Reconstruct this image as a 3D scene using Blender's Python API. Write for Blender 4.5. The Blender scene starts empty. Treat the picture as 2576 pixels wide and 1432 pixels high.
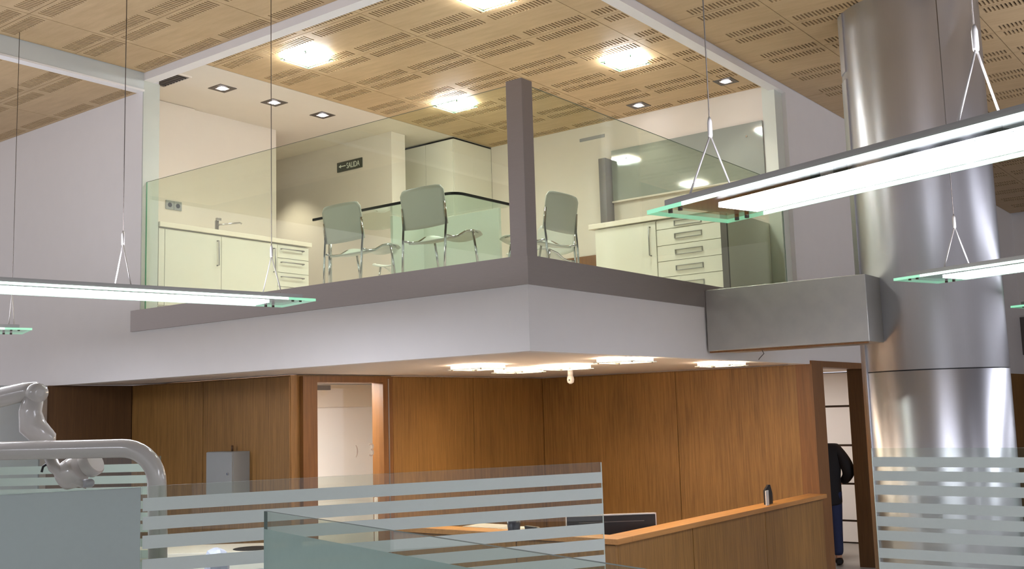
import bpy, bmesh, math, random
from mathutils import Vector, Matrix
random.seed(7)
S = bpy.context.scene
COL = S.collection
R = math.radians

# ------------------------------------------------------------------ camera
# x and y follow the two directions of the building, z is up, the ground floor is z = 0
YAW, PITCH, ROLL = R(37.271), R(6.941), R(-1.704)
fw = Vector((math.cos(YAW)*math.cos(PITCH), math.sin(YAW)*math.cos(PITCH), math.sin(PITCH)))
rt = Vector((math.sin(YAW), -math.cos(YAW), 0)); up = rt.cross(fw)
rt2 = math.cos(ROLL)*rt + math.sin(ROLL)*up; up2 = -math.sin(ROLL)*rt + math.cos(ROLL)*up
cd = bpy.data.cameras.new('camera'); cam = bpy.data.objects.new('camera', cd); COL.objects.link(cam)
cd.sensor_width = 36.0; cd.lens = 2630.4/2576*36.0; cd.clip_start = 0.05; cd.clip_end = 200
cam.matrix_world = Matrix(((rt2.x, up2.x, -fw.x, 0), (rt2.y, up2.y, -fw.y, 0), (rt2.z, up2.z, -fw.z, 2.0), (0, 0, 0, 1)))
S.camera = cam

# ------------------------------------------------------------------ light of the place
W = bpy.data.worlds.new('world'); S.world = W; W.use_nodes = True
W.node_tree.nodes['Background'].inputs[0].default_value = (0.95, 0.92, 1.0, 1)
W.node_tree.nodes['Background'].inputs[1].default_value = 0.45
S.view_settings.view_transform = 'Standard'; S.view_settings.look = 'None'
S.view_settings.gamma = 1.0; S.view_settings.exposure = 0.98; S.view_settings.use_curve_mapping = False
E_SQUARE = 56.0      # square plate lights upstairs
E_SOFFIT = 26.0      # square plate lights under the gallery
E_TUBE = 24.0        # pendant tubes
E_SPOT = 10.0        # watts of a recessed spot
E_ROOM = 11.0         # unseen ceiling lamps added to light the rooms behind the doors

# ------------------------------------------------------------------ materials
def lin(c):
    return tuple((v/12.92 if v <= .04045 else ((v+.055)/1.055)**2.4) for v in (x/255 for x in c))
MATS = {}
def nodes(name):
    m = bpy.data.materials.new(name); m.use_nodes = True; MATS[name] = m
    return m, m.node_tree.nodes, m.node_tree.links, m.node_tree.nodes['Principled BSDF']
def plain(name, rgb, rough=.5, metal=0.0, var=.04, scale=6.0, bump=0.0, spec=.5):
    m, n, l, b = nodes(name)
    c = lin(rgb)
    tc = n.new('ShaderNodeTexCoord'); no = n.new('ShaderNodeTexNoise')
    no.inputs['Scale'].default_value = scale; no.inputs['Detail'].default_value = 4
    l.new(tc.outputs['Object'], no.inputs['Vector'])
    mx = n.new('ShaderNodeMix'); mx.data_type = 'RGBA'
    mx.inputs[6].default_value = tuple(v*(1-var) for v in c)+(1,); mx.inputs[7].default_value = tuple(min(1, v*(1+var)) for v in c)+(1,)
    l.new(no.outputs['Fac'], mx.inputs[0]); l.new(mx.outputs[2], b.inputs['Base Color'])
    b.inputs['Roughness'].default_value = rough; b.inputs['Metallic'].default_value = metal
    b.inputs['Specular IOR Level'].default_value = spec
    if bump:
        bp = n.new('ShaderNodeBump'); bp.inputs['Strength'].default_value = bump; bp.inputs['Distance'].default_value = .01
        n2 = n.new('ShaderNodeTexNoise'); n2.inputs['Scale'].default_value = 180; l.new(tc.outputs['Object'], n2.inputs['Vector'])
        l.new(n2.outputs['Fac'], bp.inputs['Height']); l.new(bp.outputs['Normal'], b.inputs['Normal'])
    return m
def wood(name, dark, light, stretch=(30, 30, 1.2), rough=.45):
    m, n, l, b = nodes(name)
    tc = n.new('ShaderNodeTexCoord'); mp = n.new('ShaderNodeMapping'); mp.inputs['Scale'].default_value = stretch
    l.new(tc.outputs['Object'], mp.inputs['Vector'])
    n1 = n.new('ShaderNodeTexNoise'); n1.inputs['Scale'].default_value = 1.6; n1.inputs['Detail'].default_value = 8; n1.inputs['Roughness'].default_value = .7
    n2 = n.new('ShaderNodeTexNoise'); n2.inputs['Scale'].default_value = .9; n2.inputs['Detail'].default_value = 2
    l.new(mp.outputs[0], n1.inputs['Vector']); l.new(tc.outputs['Object'], n2.inputs['Vector'])
    ad = n.new('ShaderNodeMath'); ad.operation = 'MULTIPLY_ADD'; ad.inputs[1].default_value = .35; l.new(n2.outputs['Fac'], ad.inputs[0]); l.new(n1.outputs['Fac'], ad.inputs[2])
    rp = n.new('ShaderNodeValToRGB'); rp.color_ramp.elements[0].position = .38; rp.color_ramp.elements[1].position = .92
    rp.color_ramp.elements[0].color = lin(dark)+(1,); rp.color_ramp.elements[1].color = lin(light)+(1,)
    l.new(ad.outputs[0], rp.inputs[0]); l.new(rp.outputs[0], b.inputs['Base Color'])
    b.inputs['Roughness'].default_value = rough
    bp = n.new('ShaderNodeBump'); bp.inputs['Strength'].default_value = .12; bp.inputs['Distance'].default_value = .004
    l.new(n1.outputs['Fac'], bp.inputs['Height']); l.new(bp.outputs['Normal'], b.inputs['Normal'])
    return m
def brushed(name, rgb, rough=.3, stretch=(1, 1, 60), aniso=.0, var=.12, radial=False):
    m, n, l, b = nodes(name)
    tc = n.new('ShaderNodeTexCoord'); mp = n.new('ShaderNodeMapping'); mp.inputs['Scale'].default_value = stretch
    no = n.new('ShaderNodeTexNoise'); no.inputs['Scale'].default_value = 4; no.inputs['Detail'].default_value = 5
    l.new(tc.outputs['Object'], mp.inputs['Vector']); l.new(mp.outputs[0], no.inputs['Vector'])
    c = lin(rgb); mx = n.new('ShaderNodeMix'); mx.data_type = 'RGBA'
    mx.inputs[6].default_value = tuple(v*(1-var) for v in c)+(1,); mx.inputs[7].default_value = tuple(min(1, v*(1+var)) for v in c)+(1,)
    l.new(no.outputs['Fac'], mx.inputs[0]); l.new(mx.outputs[2], b.inputs['Base Color'])
    mr = n.new('ShaderNodeMapRange'); mr.inputs[3].default_value = rough*(.97 if radial else .8); mr.inputs[4].default_value = rough*(1.03 if radial else 1.25)
    l.new(no.outputs['Fac'], mr.inputs[0]); l.new(mr.outputs[0], b.inputs['Roughness'])
    b.inputs['Metallic'].default_value = 1.0; b.inputs['Anisotropic'].default_value = aniso
    if radial:                                             # reflections drawn out along the column
        tg = n.new('ShaderNodeTangent'); tg.direction_type = 'RADIAL'; tg.axis = 'Z'
        l.new(tg.outputs[0], b.inputs['Tangent']); b.inputs['Anisotropic Rotation'].default_value = .25
    return m
def emit(name, rgb, strength):
    m, n, l, b = nodes(name)
    b.inputs['Base Color'].default_value = (.8, .8, .8, 1)
    b.inputs['Emission Color'].default_value = lin(rgb)+(1,); b.inputs['Emission Strength'].default_value = strength
    return m
def sheet_glass(name, tint, ior=1.5, rough=.0):
    # thin pane: tinted straight-through light plus a Fresnel reflection
    m, n, l, b = nodes(name); n.remove(b)
    out = n['Material Output']
    tr = n.new('ShaderNodeBsdfTransparent'); tr.inputs[0].default_value = tint+(1,)
    gl = n.new('ShaderNodeBsdfGlossy'); gl.inputs['Roughness'].default_value = rough
    fr = n.new('ShaderNodeFresnel'); ge = n.new('ShaderNodeNewGeometry'); mr = n.new('ShaderNodeMapRange')   # same reflectance on both faces of the pane
    mr.inputs[3].default_value = ior; mr.inputs[4].default_value = 1/ior
    l.new(ge.outputs['Backfacing'], mr.inputs[0]); l.new(mr.outputs[0], fr.inputs[0])
    mx = n.new('ShaderNodeMixShader'); l.new(fr.outputs[0], mx.inputs[0]); l.new(tr.outputs[0], mx.inputs[1]); l.new(gl.outputs[0], mx.inputs[2])
    l.new(mx.outputs[0], out.inputs[0]); return m
def film(name, rgb, through=.12, transl=.45):
    m, n, l, b = nodes(name); n.remove(b); out = n['Material Output']
    c = lin(rgb)+(1,)
    tc = n.new('ShaderNodeTexCoord'); no = n.new('ShaderNodeTexNoise'); no.inputs['Scale'].default_value = 40
    l.new(tc.outputs['Object'], no.inputs['Vector'])
    mr = n.new('ShaderNodeMapRange'); mr.inputs[3].default_value = max(0, through-.02); mr.inputs[4].default_value = through+.02; l.new(no.outputs['Fac'], mr.inputs[0])
    df = n.new('ShaderNodeBsdfDiffuse'); df.inputs[0].default_value = c
    tl = n.new('ShaderNodeBsdfTranslucent'); tl.inputs[0].default_value = c
    tr = n.new('ShaderNodeBsdfTransparent')
    a = n.new('ShaderNodeMixShader'); a.inputs[0].default_value = transl; l.new(df.outputs[0], a.inputs[1]); l.new(tl.outputs[0], a.inputs[2])
    b2 = n.new('ShaderNodeMixShader'); l.new(mr.outputs[0], b2.inputs[0]); l.new(a.outputs[0], b2.inputs[1]); l.new(tr.outputs[0], b2.inputs[2])
    l.new(b2.outputs[0], out.inputs[0]); return m

WHITE = plain('wall_white', (234, 231, 228), .7, var=.02, bump=.05)
CREAM = plain('wall_cream', (222, 213, 199), .65, var=.02, bump=.04)
SOFF = plain('soffit_white', (226, 216, 206), .7, var=.02)
GREYW = plain('beam_grey', (205, 210, 208), .6, var=.02)
JAMB = plain('jamb_pale', (214, 218, 206), .55, var=.02)
TILE = plain('floor_tile', (150, 146, 140), .35, var=.08, scale=2)
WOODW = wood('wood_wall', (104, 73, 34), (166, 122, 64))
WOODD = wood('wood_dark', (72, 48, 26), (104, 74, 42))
WOODF = wood('wood_frame', (104, 66, 30), (142, 96, 48))
WOODC = wood('wood_counter', (158, 108, 54), (198, 144, 82), (1.2, 24, 24))
CEILW = wood('ceiling_wood', (176, 148, 108), (206, 178, 136), (6, 1, 6), .55)
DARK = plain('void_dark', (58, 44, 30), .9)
STEEL = brushed('column_steel', (208, 208, 212), .44, (45, 45, .3), .9, .03, True)
STEELB = brushed('box_steel', (186, 184, 178), .42, (60, 2, 2), .2)
KERB = brushed('kerb_steel', (166, 158, 152), .5, (2, 2, 60), .0)
CHROME = brushed('chrome', (200, 200, 200), .12, (1, 1, 1))
ALU = brushed('aluminium', (172, 170, 166), .38, (3, 60, 60))
DARKST = brushed('dark_steel', (105, 98, 92), .4, (1, 1, 1))
LACQ = plain('lacquer_cream', (232, 228, 212), .22, var=.01)
TOPW = plain('worktop_pale', (236, 226, 208), .4, var=.03)
PLASTW = plain('chair_plastic', (206, 206, 194), .42, var=.02)
UNIT = plain('dental_white', (222, 218, 212), .2, var=.015)
UNITB = plain('dental_enamel', (178, 173, 166), .14, var=.02)
UNITG = plain('dental_grey', (150, 150, 150), .35, var=.03)
BLACK = plain('black_plastic', (24, 24, 26), .35)
NAVY = plain('navy_plastic', (30, 34, 48), .35)
DGREY = plain('dark_grey_paint', (98, 92, 88), .5)
STEELBOX = plain('grey_paint', (150, 152, 148), .4)
GREEN = plain('sign_green', (24, 42, 26), .4)
SIGNW = plain('sign_white', (226, 232, 214), .5)
FAINT = plain('faint_grey', (176, 164, 154), .6)
GEDGE = plain('glass_edge_green', (84, 150, 116), .15, var=.06)
GEDGED = plain('glass_edge_dark', (84, 96, 90), .6, var=.05, spec=.15)
GEDGEL = plain('glass_edge_light', (214, 222, 214), .2, var=.03)
GLASS = sheet_glass('railing_glass', (.93, .965, .90))
GLASSG = sheet_glass('table_glass', (.90, .96, .92))
GLASSP = sheet_glass('partition_glass', (.90, .93, .90))
GLASSC = sheet_glass('clear_glass', (.96, .98, .97))
GLASSM = plain('panel_glass', (150, 156, 148), .06, var=.02, spec=.8)
FILM = film('frosted_film', (178, 186, 182), .06, .35)
FILMS = film('frosted_film_stripe', (204, 210, 205), .06, .35)
FILMG = film('frosted_film_green', (166, 184, 176), .30, .35)
LSQ = emit('light_square', (250, 252, 255), E_SQUARE)
LSO = emit('light_soffit', (255, 228, 200), E_SOFFIT)
LTU = emit('light_tube', (238, 240, 255), E_TUBE)
LEDG = emit('edge_glow', (214, 246, 232), 1.6)  # lamp light caught in the long glass edges, put in as emission
LGED = emit('glass_edge_lit', (96, 214, 160), .5)  # green glass edge with the lamp's glow put in as emission
LSP = emit('light_spot_lens', (250, 246, 255), 16)
LRM = emit('light_room', (255, 246, 240), E_ROOM)
LRM2 = emit('light_room_left', (255, 246, 240), E_ROOM*3.1)
JEANS = plain('denim', (36, 48, 84), .8, var=.15, scale=30)
JACKET = plain('jacket_black', (22, 20, 22), .8, var=.1)
SKIN = plain('skin', (196, 150, 122), .55)
HAIR = plain('hair', (40, 28, 20), .6)

# ------------------------------------------------------------------ mesh helpers
class MB:
    def __init__(s): s.v = []; s.f = []; s.mi = []; s.sm = []
    def add(s, vs, fs, mi=0, smooth=False):
        o = len(s.v); s.v += [tuple(v) for v in vs]
        for f in fs: s.f.append(tuple(i+o for i in f)); s.mi.append(mi); s.sm.append(smooth)
        return s
    def box(s, x0, x1, y0, y1, z0, z1, mi=0, sides=None):
        vs = [(x, y, z) for x in (x0, x1) for y in (y0, y1) for z in (z0, z1)]
        fs = [(0, 1, 3, 2), (4, 6, 7, 5), (0, 4, 5, 1), (2, 3, 7, 6), (0, 2, 6, 4), (1, 5, 7, 3)]   # -x +x -y +y -z +z
        o = len(s.v); s.v += vs
        for k, f in enumerate(fs):
            s.f.append(tuple(i+o for i in f)); s.mi.append(mi if sides is None else sides[k]); s.sm.append(False)
        return s
    def tube(s, pts, r, n=10, mi=0, caps=True):
        pts = [Vector(p) for p in pts]; rs = r if isinstance(r, (list, tuple)) else [r]*len(pts)
        o = len(s.v); prev = None
        for i, p in enumerate(pts):
            t = (pts[min(i+1, len(pts)-1)] - pts[max(i-1, 0)]).normalized()
            if prev is None:
                a = Vector((0, 0, 1)) if abs(t.z) < .9 else Vector((1, 0, 0)); u = t.cross(a).normalized()
            else:
                u = (prev - t*prev.dot(t)).normalized()
            prev = u; w = t.cross(u)
            for k in range(n):
                an = 2*math.pi*k/n; s.v.append(tuple(p + rs[i]*(math.cos(an)*u + math.sin(an)*w)))
        for i in range(len(pts)-1):
            for k in range(n):
                a = o+i*n+k; b = o+i*n+(k+1) % n
                s.f.append((a, b, b+n, a+n)); s.mi.append(mi); s.sm.append(True)
        if caps:
            s.f.append(tuple(o+k for k in reversed(range(n)))); s.mi.append(mi); s.sm.append(False)
            s.f.append(tuple(o+(len(pts)-1)*n+k for k in range(n))); s.mi.append(mi); s.sm.append(False)
        return s
    def lathe(s, prof, c=(0, 0, 0), axis='z', n=28, mi=0, smooth=True):
        o = len(s.v); c = Vector(c)
        for (r, h) in prof:
            for k in range(n):
                a = 2*math.pi*k/n; p = (r*math.cos(a), r*math.sin(a), h)
                if axis == 'x': p = (p[2], p[0], p[1])
                if axis == 'y': p = (p[1], p[2], p[0])
                s.v.append(tuple(c+Vector(p)))
        for i in range(len(prof)-1):
            for k in range(n):
                a = o+i*n+k; b = o+i*n+(k+1) % n
                s.f.append((a, b, b+n, a+n)); s.mi.append(mi); s.sm.append(smooth)
        s.f.append(tuple(o+k for k in reversed(range(n)))); s.mi.append(mi); s.sm.append(False)
        s.f.append(tuple(o+(len(prof)-1)*n+k for k in range(n))); s.mi.append(mi); s.sm.append(False)
        return s
    def prism(s, poly, z0, z1, mi=0, side=None):
        n = len(poly); o = len(s.v)
        s.v += [(x, y, z0) for x, y in poly] + [(x, y, z1) for x, y in poly]
        s.f.append(tuple(o+i for i in reversed(range(n)))); s.f.append(tuple(o+n+i for i in range(n)))
        s.mi += [mi, mi]; s.sm += [False, False]
        for i in range(n):
            j = (i+1) % n; s.f.append((o+i, o+j, o+n+j, o+n+i)); s.mi.append(mi if side is None else side); s.sm.append(False)
        return s
    def grid(s, fn, nu, nv, thick=None, mi=0):
        # surface fn(u,v) with an optional thickness along a fixed vector fn2
        o = len(s.v)
        for i in range(nu+1):
            for j in range(nv+1): s.v.append(tuple(fn(i/nu, j/nv)))
        for i in range(nu):
            for j in range(nv):
                a = o+i*(nv+1)+j; s.f.append((a, a+1, a+nv+2, a+nv+1)); s.mi.append(mi); s.sm.append(True)
        return s
    def mesh(s, name, mats):
        me = bpy.data.meshes.new(name); me.from_pydata(s.v, [], s.f)
        for m in mats: me.materials.append(m)
        me.polygons.foreach_set('material_index', s.mi); me.polygons.foreach_set('use_smooth', s.sm)
        me.update(); bm = bmesh.new(); bm.from_mesh(me); bmesh.ops.recalc_face_normals(bm, faces=bm.faces); bm.to_mesh(me); bm.free()
        return me
def link(name, me, parent=None, loc=(0, 0, 0), rz=0):
    o = bpy.data.objects.new(name, me); COL.objects.link(o); o.location = loc; o.rotation_euler = (0, 0, rz)
    if parent is not None: o.parent = parent
    return o
def part(name, mb, mats, parent=None, loc=(0, 0, 0), rz=0, bevel=0, world=False, solid=0):
    mats = mats if isinstance(mats, (list, tuple)) else [mats]
    if world and parent is not None:                       # geometry given in room coordinates
        inv = (Matrix.Translation(parent.location) @ Matrix.Rotation(parent.rotation_euler[2], 4, 'Z')).inverted()
        g = parent.parent
        if g is not None: inv = inv @ (Matrix.Translation(g.location) @ Matrix.Rotation(g.rotation_euler[2], 4, 'Z')).inverted()
        mb.v = [tuple(inv @ Vector(v)) for v in mb.v]
    o = link(name, mb.mesh(name, mats), parent, loc, rz)
    if solid:
        md = o.modifiers.new('solid', 'SOLIDIFY'); md.thickness = solid; md.offset = 0
    if bevel:
        md = o.modifiers.new('bevel', 'BEVEL'); md.width = bevel; md.segments = 2; md.limit_method = 'ANGLE'
    return o
def thing(name, label, cat, loc=(0, 0, 0), rz=0, group=None):
    o = bpy.data.objects.new(name, None); COL.objects.link(o); o.location = loc; o.rotation_euler = (0, 0, rz)
    o.empty_display_size = .1
    return tag(o, label, cat, group)
def tag(o, label, cat, group=None):
    o['label'] = label; o['category'] = cat
    if group: o['group'] = group
    return o
def struct(name, mb, mats, label=None, bevel=0):
    o = part(name, mb, mats, bevel=bevel); o['kind'] = 'structure'
    if label: o['label'] = label
    return o
def sbox(name, x0, x1, y0, y1, z0, z1, mat, label=None, bevel=0):
    return struct(name, MB().box(x0, x1, y0, y1, z0, z1), mat, label, bevel)
def pbox(name, x0, x1, y0, y1, z0, z1, mat, parent, world=True, bevel=0, **k):
    return part(name, MB().box(x0, x1, y0, y1, z0, z1), mat, parent, world=world, bevel=bevel, **k)
def copy_tree(o, parent=None):
    c = o.copy(); COL.objects.link(c); c.parent = parent
    for ch in list(o.children): copy_tree(ch, c)
    return c
def text_mesh(body, size, name, depth=.002):
    cu = bpy.data.curves.new(name, 'FONT'); cu.body = body; cu.size = size; cu.extrude = depth; cu.align_x = 'LEFT'
    ob = bpy.data.objects.new(name, cu); COL.objects.link(ob)
    dg = bpy.context.evaluated_depsgraph_get(); me = bpy.data.meshes.new_from_object(ob.evaluated_get(dg))
    bpy.data.objects.remove(ob); bpy.data.curves.remove(cu); me.name = name
    return me

# main dimensions
XA, YB = 6.04, 4.453             # planes of the two gallery fronts
ZS, ZK0, ZK1, ZF = 2.43, 2.912, 3.125, 3.08   # soffit, kerb, upper floor
ZG = 4.44                        # glass top
ZCO, ZCI, ZCL = 5.58, 5.56, 5.39  # ceilings: hall, gallery, low strip
XB = 10.87                       # back wall of the gallery

# ------------------------------------------------------------------ structure
sbox('floor', -9, 26, -10, 15, -.2, 0, TILE, 'grey tiled ground floor of the clinic hall')
sl = struct('floor_upper', MB().box(XA+.12, 15, YB+.12, 14, ZS+.01, ZF), SOFF, 'gallery slab with pale soffit underneath')
sbox('wall_fascia_left', XA, XA+.12, YB, 9.30, ZS, ZK0, WHITE, 'white gallery front below the steel kerb, long side')
sbox('wall_fascia_right', XA+.12, 11.07, YB, YB+.12, ZS, ZK0, WHITE, 'white gallery front below the steel kerb, short side')
sbox('wall_left', XA, XA+.19, 9.30, 14, ZS, 5.66, WHITE, 'tall white wall left of the gallery opening')
sbox('wall_right', 11.07, 22.2, YB, YB+.17, ZS, 5.66, WHITE, 'tall white wall right of the gallery opening')
sbox('trim_1', XA-.02, XA+.1, YB-.02, 9.43, ZK0, ZK1, KERB, 'brushed steel kerb along the long side of the gallery')
sbox('trim_2', XA+.1, XB+.2, YB-.02, YB+.1, ZK0, ZK1, KERB, 'brushed steel kerb along the short side of the gallery')
sbox('trim_3', XA, XA+.12, YB, 9.30, 5.50, 5.64, WHITE, 'white ceiling beam above the long glass railing')
sbox('trim_4', XA+.12, 11.07, YB, YB+.12, 5.50, 5.64, WHITE, 'white ceiling beam above the short glass railing')
sbox('trim_5', -3, XA, 9.28, 9.36, 5.40, 5.64, GREYW, 'grey ceiling step towards the low ceiling strip')
sbox('trim_6', -3, XA, 9.265, 9.37, 5.38, 5.40, WHITE, 'thin white edge under the ceiling step')
sbox('trim_7', XB, 11.07, YB+.05, YB+.2, ZF, ZCI, JAMB, 'pale upright at the right end of the gallery opening')
sbox('trim_9', XA+.002, XA+.19, 9.285, 9.30, ZK1, 5.50, plain('reveal_grey', (196, 200, 190), .6), 'pale grey reveal at the left end of the gallery opening')
sbox('wall_back', XB, XB+.15, YB+.2, 8.56, ZF, 5.66, CREAM, 'cream back wall of the gallery')
sbox('wall_kitchen', 6.23, 8.33, 9.95, 10.08, ZF, 5.66, CREAM, 'cream wall behind the kitchen counter')
sbox('wall_splash', 6.23, 7.11, 9.905, 9.95, ZF, ZCI-.004, CREAM, 'proud cream wall strip beside the tap recess')
sbox('wall_corridor', 9.35, 9.60, 8.96, 13.9, ZF, 5.66, CREAM, 'cream corridor wall carrying the exit sign')
sbox('wall_corridor_end', XA+.19, 9.35, 13.0, 13.12, ZF, 5.66, CREAM)
sbox('wall_rear_upper', 9.6, 15, 9.53, 9.65, ZF, 5.66, CREAM)

# ceilings --------------------------------------------------------
def ceil_panel_mesh(Wd, L, blocks, rows, key={}):
    k = (round(Wd, 3), round(L, 3), tuple(round(b, 3) for bb in blocks for b in bb), rows)
    if k in key: return key[k]
    g = .003; T = .018; m = MB(); e, s = .040, .134; pitch, sw = .0365, .017
    xs = [g]
    spans = []
    if 'l' in rows: spans.append((e, e+s))
    if 'r' in rows: spans.append((Wd-e-s, Wd-e))
    cur = g
    for a, b in spans:
        m.box(cur, a, g, L-g, 0, T)
        yc = g
        for (b0, b1) in blocks:
            m.box(a, b, yc, b0, 0, T)
            n = int((b1-b0)/pitch)
            y = b0
            for i in range(n):
                m.box(a, b, y+sw, y+pitch, 0, T); y += pitch
            yc = y
        m.box(a, b, yc, L-g, 0, T)
        cur = b
    m.box(cur, Wd-g, g, L-g, 0, T)
    me = m.mesh('ceiling_panel', [CEILW]); key[k] = me
    return me
ceil = sbox('ceiling', -9, 26, -10, 15, 5.66, 5.8, DARK, 'slotted wooden panel ceiling')
ceil_lo = sbox('ceiling_low', -9, XA, 9.37, 14, ZCL+.05, ZCL+.2, DARK, 'lower strip of slotted wooden ceiling')
sbox('ceiling_white', XA+.16, 15, 8.56, 14, ZCI, ZCI+.08, CREAM, 'white plaster ceiling strip above the kitchen counter')
backA = sbox('ceiling_void', XA+.12, XB, YB+.12, 8.55, ZCI+.045, ZCI+.07, DARK, 'dark void behind the gallery ceiling panels')
def lay(x, y, Wd, L, z, blocks, rows='lr', parent=None):
    o = link('ceiling_panel', ceil_panel_mesh(Wd, L, blocks, rows), parent or ceil, (x, y, z))
P = .7143; BL = [(.045, .045+.63), (P+.045, P+.675)]
# hall, left of the gallery
for i in range(5):
    x = 2.07+.8*i; Wd = .8 if i < 4 else XA-5.27
    rows = 'lr' if i < 4 else 'l'
    Wd = .77 if i == 4 else .8
    lay(x, 8.62, Wd, .655, ZCO, [(.045, .60)], 'lr')
    for y in (7.19, 5.76, 4.33): lay(x, y, Wd, 2*P, ZCO, BL, 'lr')
    for y in (9.37, 9.37+2*P, 9.37+4*P): lay(x, y, Wd, 2*P, ZCL, BL, 'lr', ceil_lo)
# hall, right of the gallery
for i in range(20):
    x = 6.07+.8*i
    lay(x, 3.62, .8, .83, ZCO, [(.045, .66)])
    for y in (2.19, .76): lay(x, y, .8, 2*P, ZCO, BL)
# gallery
Q = .745; BQ = [(.045, .705), (Q+.045, Q+.705)]
cols = [(6.17, .175, 'r')] + [(6.345+.755*i, .755, 'lr') for i in range(6)]
for x, Wd, rows in cols:
    if x + Wd > XB: Wd = XB-x
    lay(x, YB+.125, Wd, 4.95-YB-.125, ZCI, [(.05, .33)], rows)
    lay(x, 4.95, Wd, 2*Q, ZCI, BQ, rows); lay(x, 6.44, Wd, 2*Q, ZCI, BQ, rows)
    lay(x, 7.93, Wd, .625, ZCI, [(.045, .58)], rows)

# ground floor walls ------------------------------------------------
def panelled(name, base, panels, label, mat=WOODW):
    w = sbox(name, *base, mat, label)
    for p in panels: pbox('wood_panel', *p, mat, w, bevel=.002)
    return w
G = .004
panelled('wall_wood_left', (7.0, 7.12, 8.15, 10.9, 0, ZS), [(6.985, 7.0, 8.15+G, 9.545, .08, ZS-.012), (6.985, 7.0, 9.555, 10.88, .08, ZS-.012)], 'oak panelled wall behind the grey wall box')
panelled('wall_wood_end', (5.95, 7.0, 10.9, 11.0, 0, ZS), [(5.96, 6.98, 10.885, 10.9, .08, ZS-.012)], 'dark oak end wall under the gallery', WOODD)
wd = sbox('wall_wood_door', 8.44, 11.3, 8.15, 8.27, 0, ZS, WOODW, 'oak panelled wall right of the glazed doorway')
for a, b in ((8.45, 9.845), (9.855, 11.28)): pbox('wood_panel', a, b, 8.135, 8.15, .08, ZS-.012, WOODW, wd, bevel=.002)
sbox('wall_door_head', 7.12, 8.44, 8.15, 8.27, 2.42, ZS+.005, WOODW)
panelled('wall_wood_back', (11.3, 11.42, YB+.17, 8.27, 0, ZS), [(11.285, 11.3, YB+.0, 6.145, .08, ZS-.012), (11.285, 11.3, 6.155, 8.13, .08, ZS-.012)], 'oak panelled wall behind the reception desk')
# doorway 1 : glazed door with a bright room behind
d1 = sbox('door_1', 7.12, 7.31, 8.10, 8.27, 0, 2.42, WOODF, 'oak framed glazed doorway')
pbox('frame', 8.26, 8.34, 8.10, 8.27, 0, 2.42, WOODF, d1); pbox('frame', 7.31, 8.26, 8.10, 8.27, 2.36, 2.42, WOODF, d1)
pbox('frame', 8.34, 8.44, 8.13, 8.27, 0, 2.42, WOODF, d1); pbox('metal_strip', 8.335, 8.35, 8.095, 8.11, 0, 2.40, ALU, d1)
leaf = part('glass_leaf', MB().box(7.325, 8.25, 8.17, 8.18, .02, 2.35), GLASSC, d1)
pbox('closer', 7.32, 7.52, 8.13, 8.17, 2.28, 2.33, DGREY, d1)
pbox('pull_handle', 8.15, 8.18, 8.12, 8.15, .6, 1.13, UNIT, d1, bevel=.004)
for body, x, z, sz in (('3', 8.09, 1.57, .20), (')', 7.90, 1.60, .14)):
    me = text_mesh(body, sz, 'door_mark', .0008); me.materials.append(FAINT)
    o = link('door_mark', me, d1, (x, 8.166, z)); o.rotation_euler = (R(90), 0, 0)
sbox('wall_room_left', 7.12, 11.3, 10.4, 10.5, 0, ZS, WHITE, 'white wall of the room behind the glazed doorway')
sbox('trim_8', 7.12, 11.3, 10.36, 10.4, 2.13, ZS, CREAM)
sbox('wall_room_side', 11.2, 11.3, 8.27, 10.4, 0, ZS, WHITE)
# doorway 2 : open door on the right
d2 = sbox('door_2', 11.42, 11.62, YB-.015, YB+.17, 0, 2.47, WOODF, 'open oak doorway beside the steel column')
pbox('frame', 11.28, 11.42, YB-.02, YB+.17, 0, 2.47, WOODF, d2); pbox('frame', 11.62, 12.9, YB-.015, YB+.17, 2.40, 2.47, WOODF, d2)
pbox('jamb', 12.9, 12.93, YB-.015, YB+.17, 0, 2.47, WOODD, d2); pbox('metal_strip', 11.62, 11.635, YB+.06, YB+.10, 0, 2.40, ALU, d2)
wr = sbox('wall_wood_right', 12.93, 22.2, YB, YB+.17, 0, ZS, WOODW, 'oak wall right of the open doorway')
pbox('wood_panel', 12.96, 14.3, YB-.015, YB, 0, ZS-.01, WOODW, wr, bevel=.002)
rw = sbox('wall_room_right', 11.42, 15, 7.0, 7.1, 0, ZS, WHITE, 'white panelled wall of the room behind the open doorway')
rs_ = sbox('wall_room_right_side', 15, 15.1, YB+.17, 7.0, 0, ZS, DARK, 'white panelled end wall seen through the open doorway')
for z0, z1 in ((.02, .30), (.33, .82), (.85, 1.365), (1.395, 1.925), (1.955, 2.42)): pbox('wall_panel', 14.98, 15.0, YB+.18, 6.98, z0, z1, WHITE, rs_)
# far right end of the hall
far = sbox('wall_far', 22.2, 22.35, -6, YB+.2, 0, 5.66, WHITE, 'distant pale wall at the far right end')
pbox('dark_band', 22.1, 22.2, -6, YB, 2.80, 3.53, DGREY, far); pbox('oak_frame', 22.12, 22.2, 3.3, YB, 0, 2.55, WOODF, far); pbox('dark_opening', 22.1, 22.12, 2.2, 4.05, 0, 2.45, BLACK, far)
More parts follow.
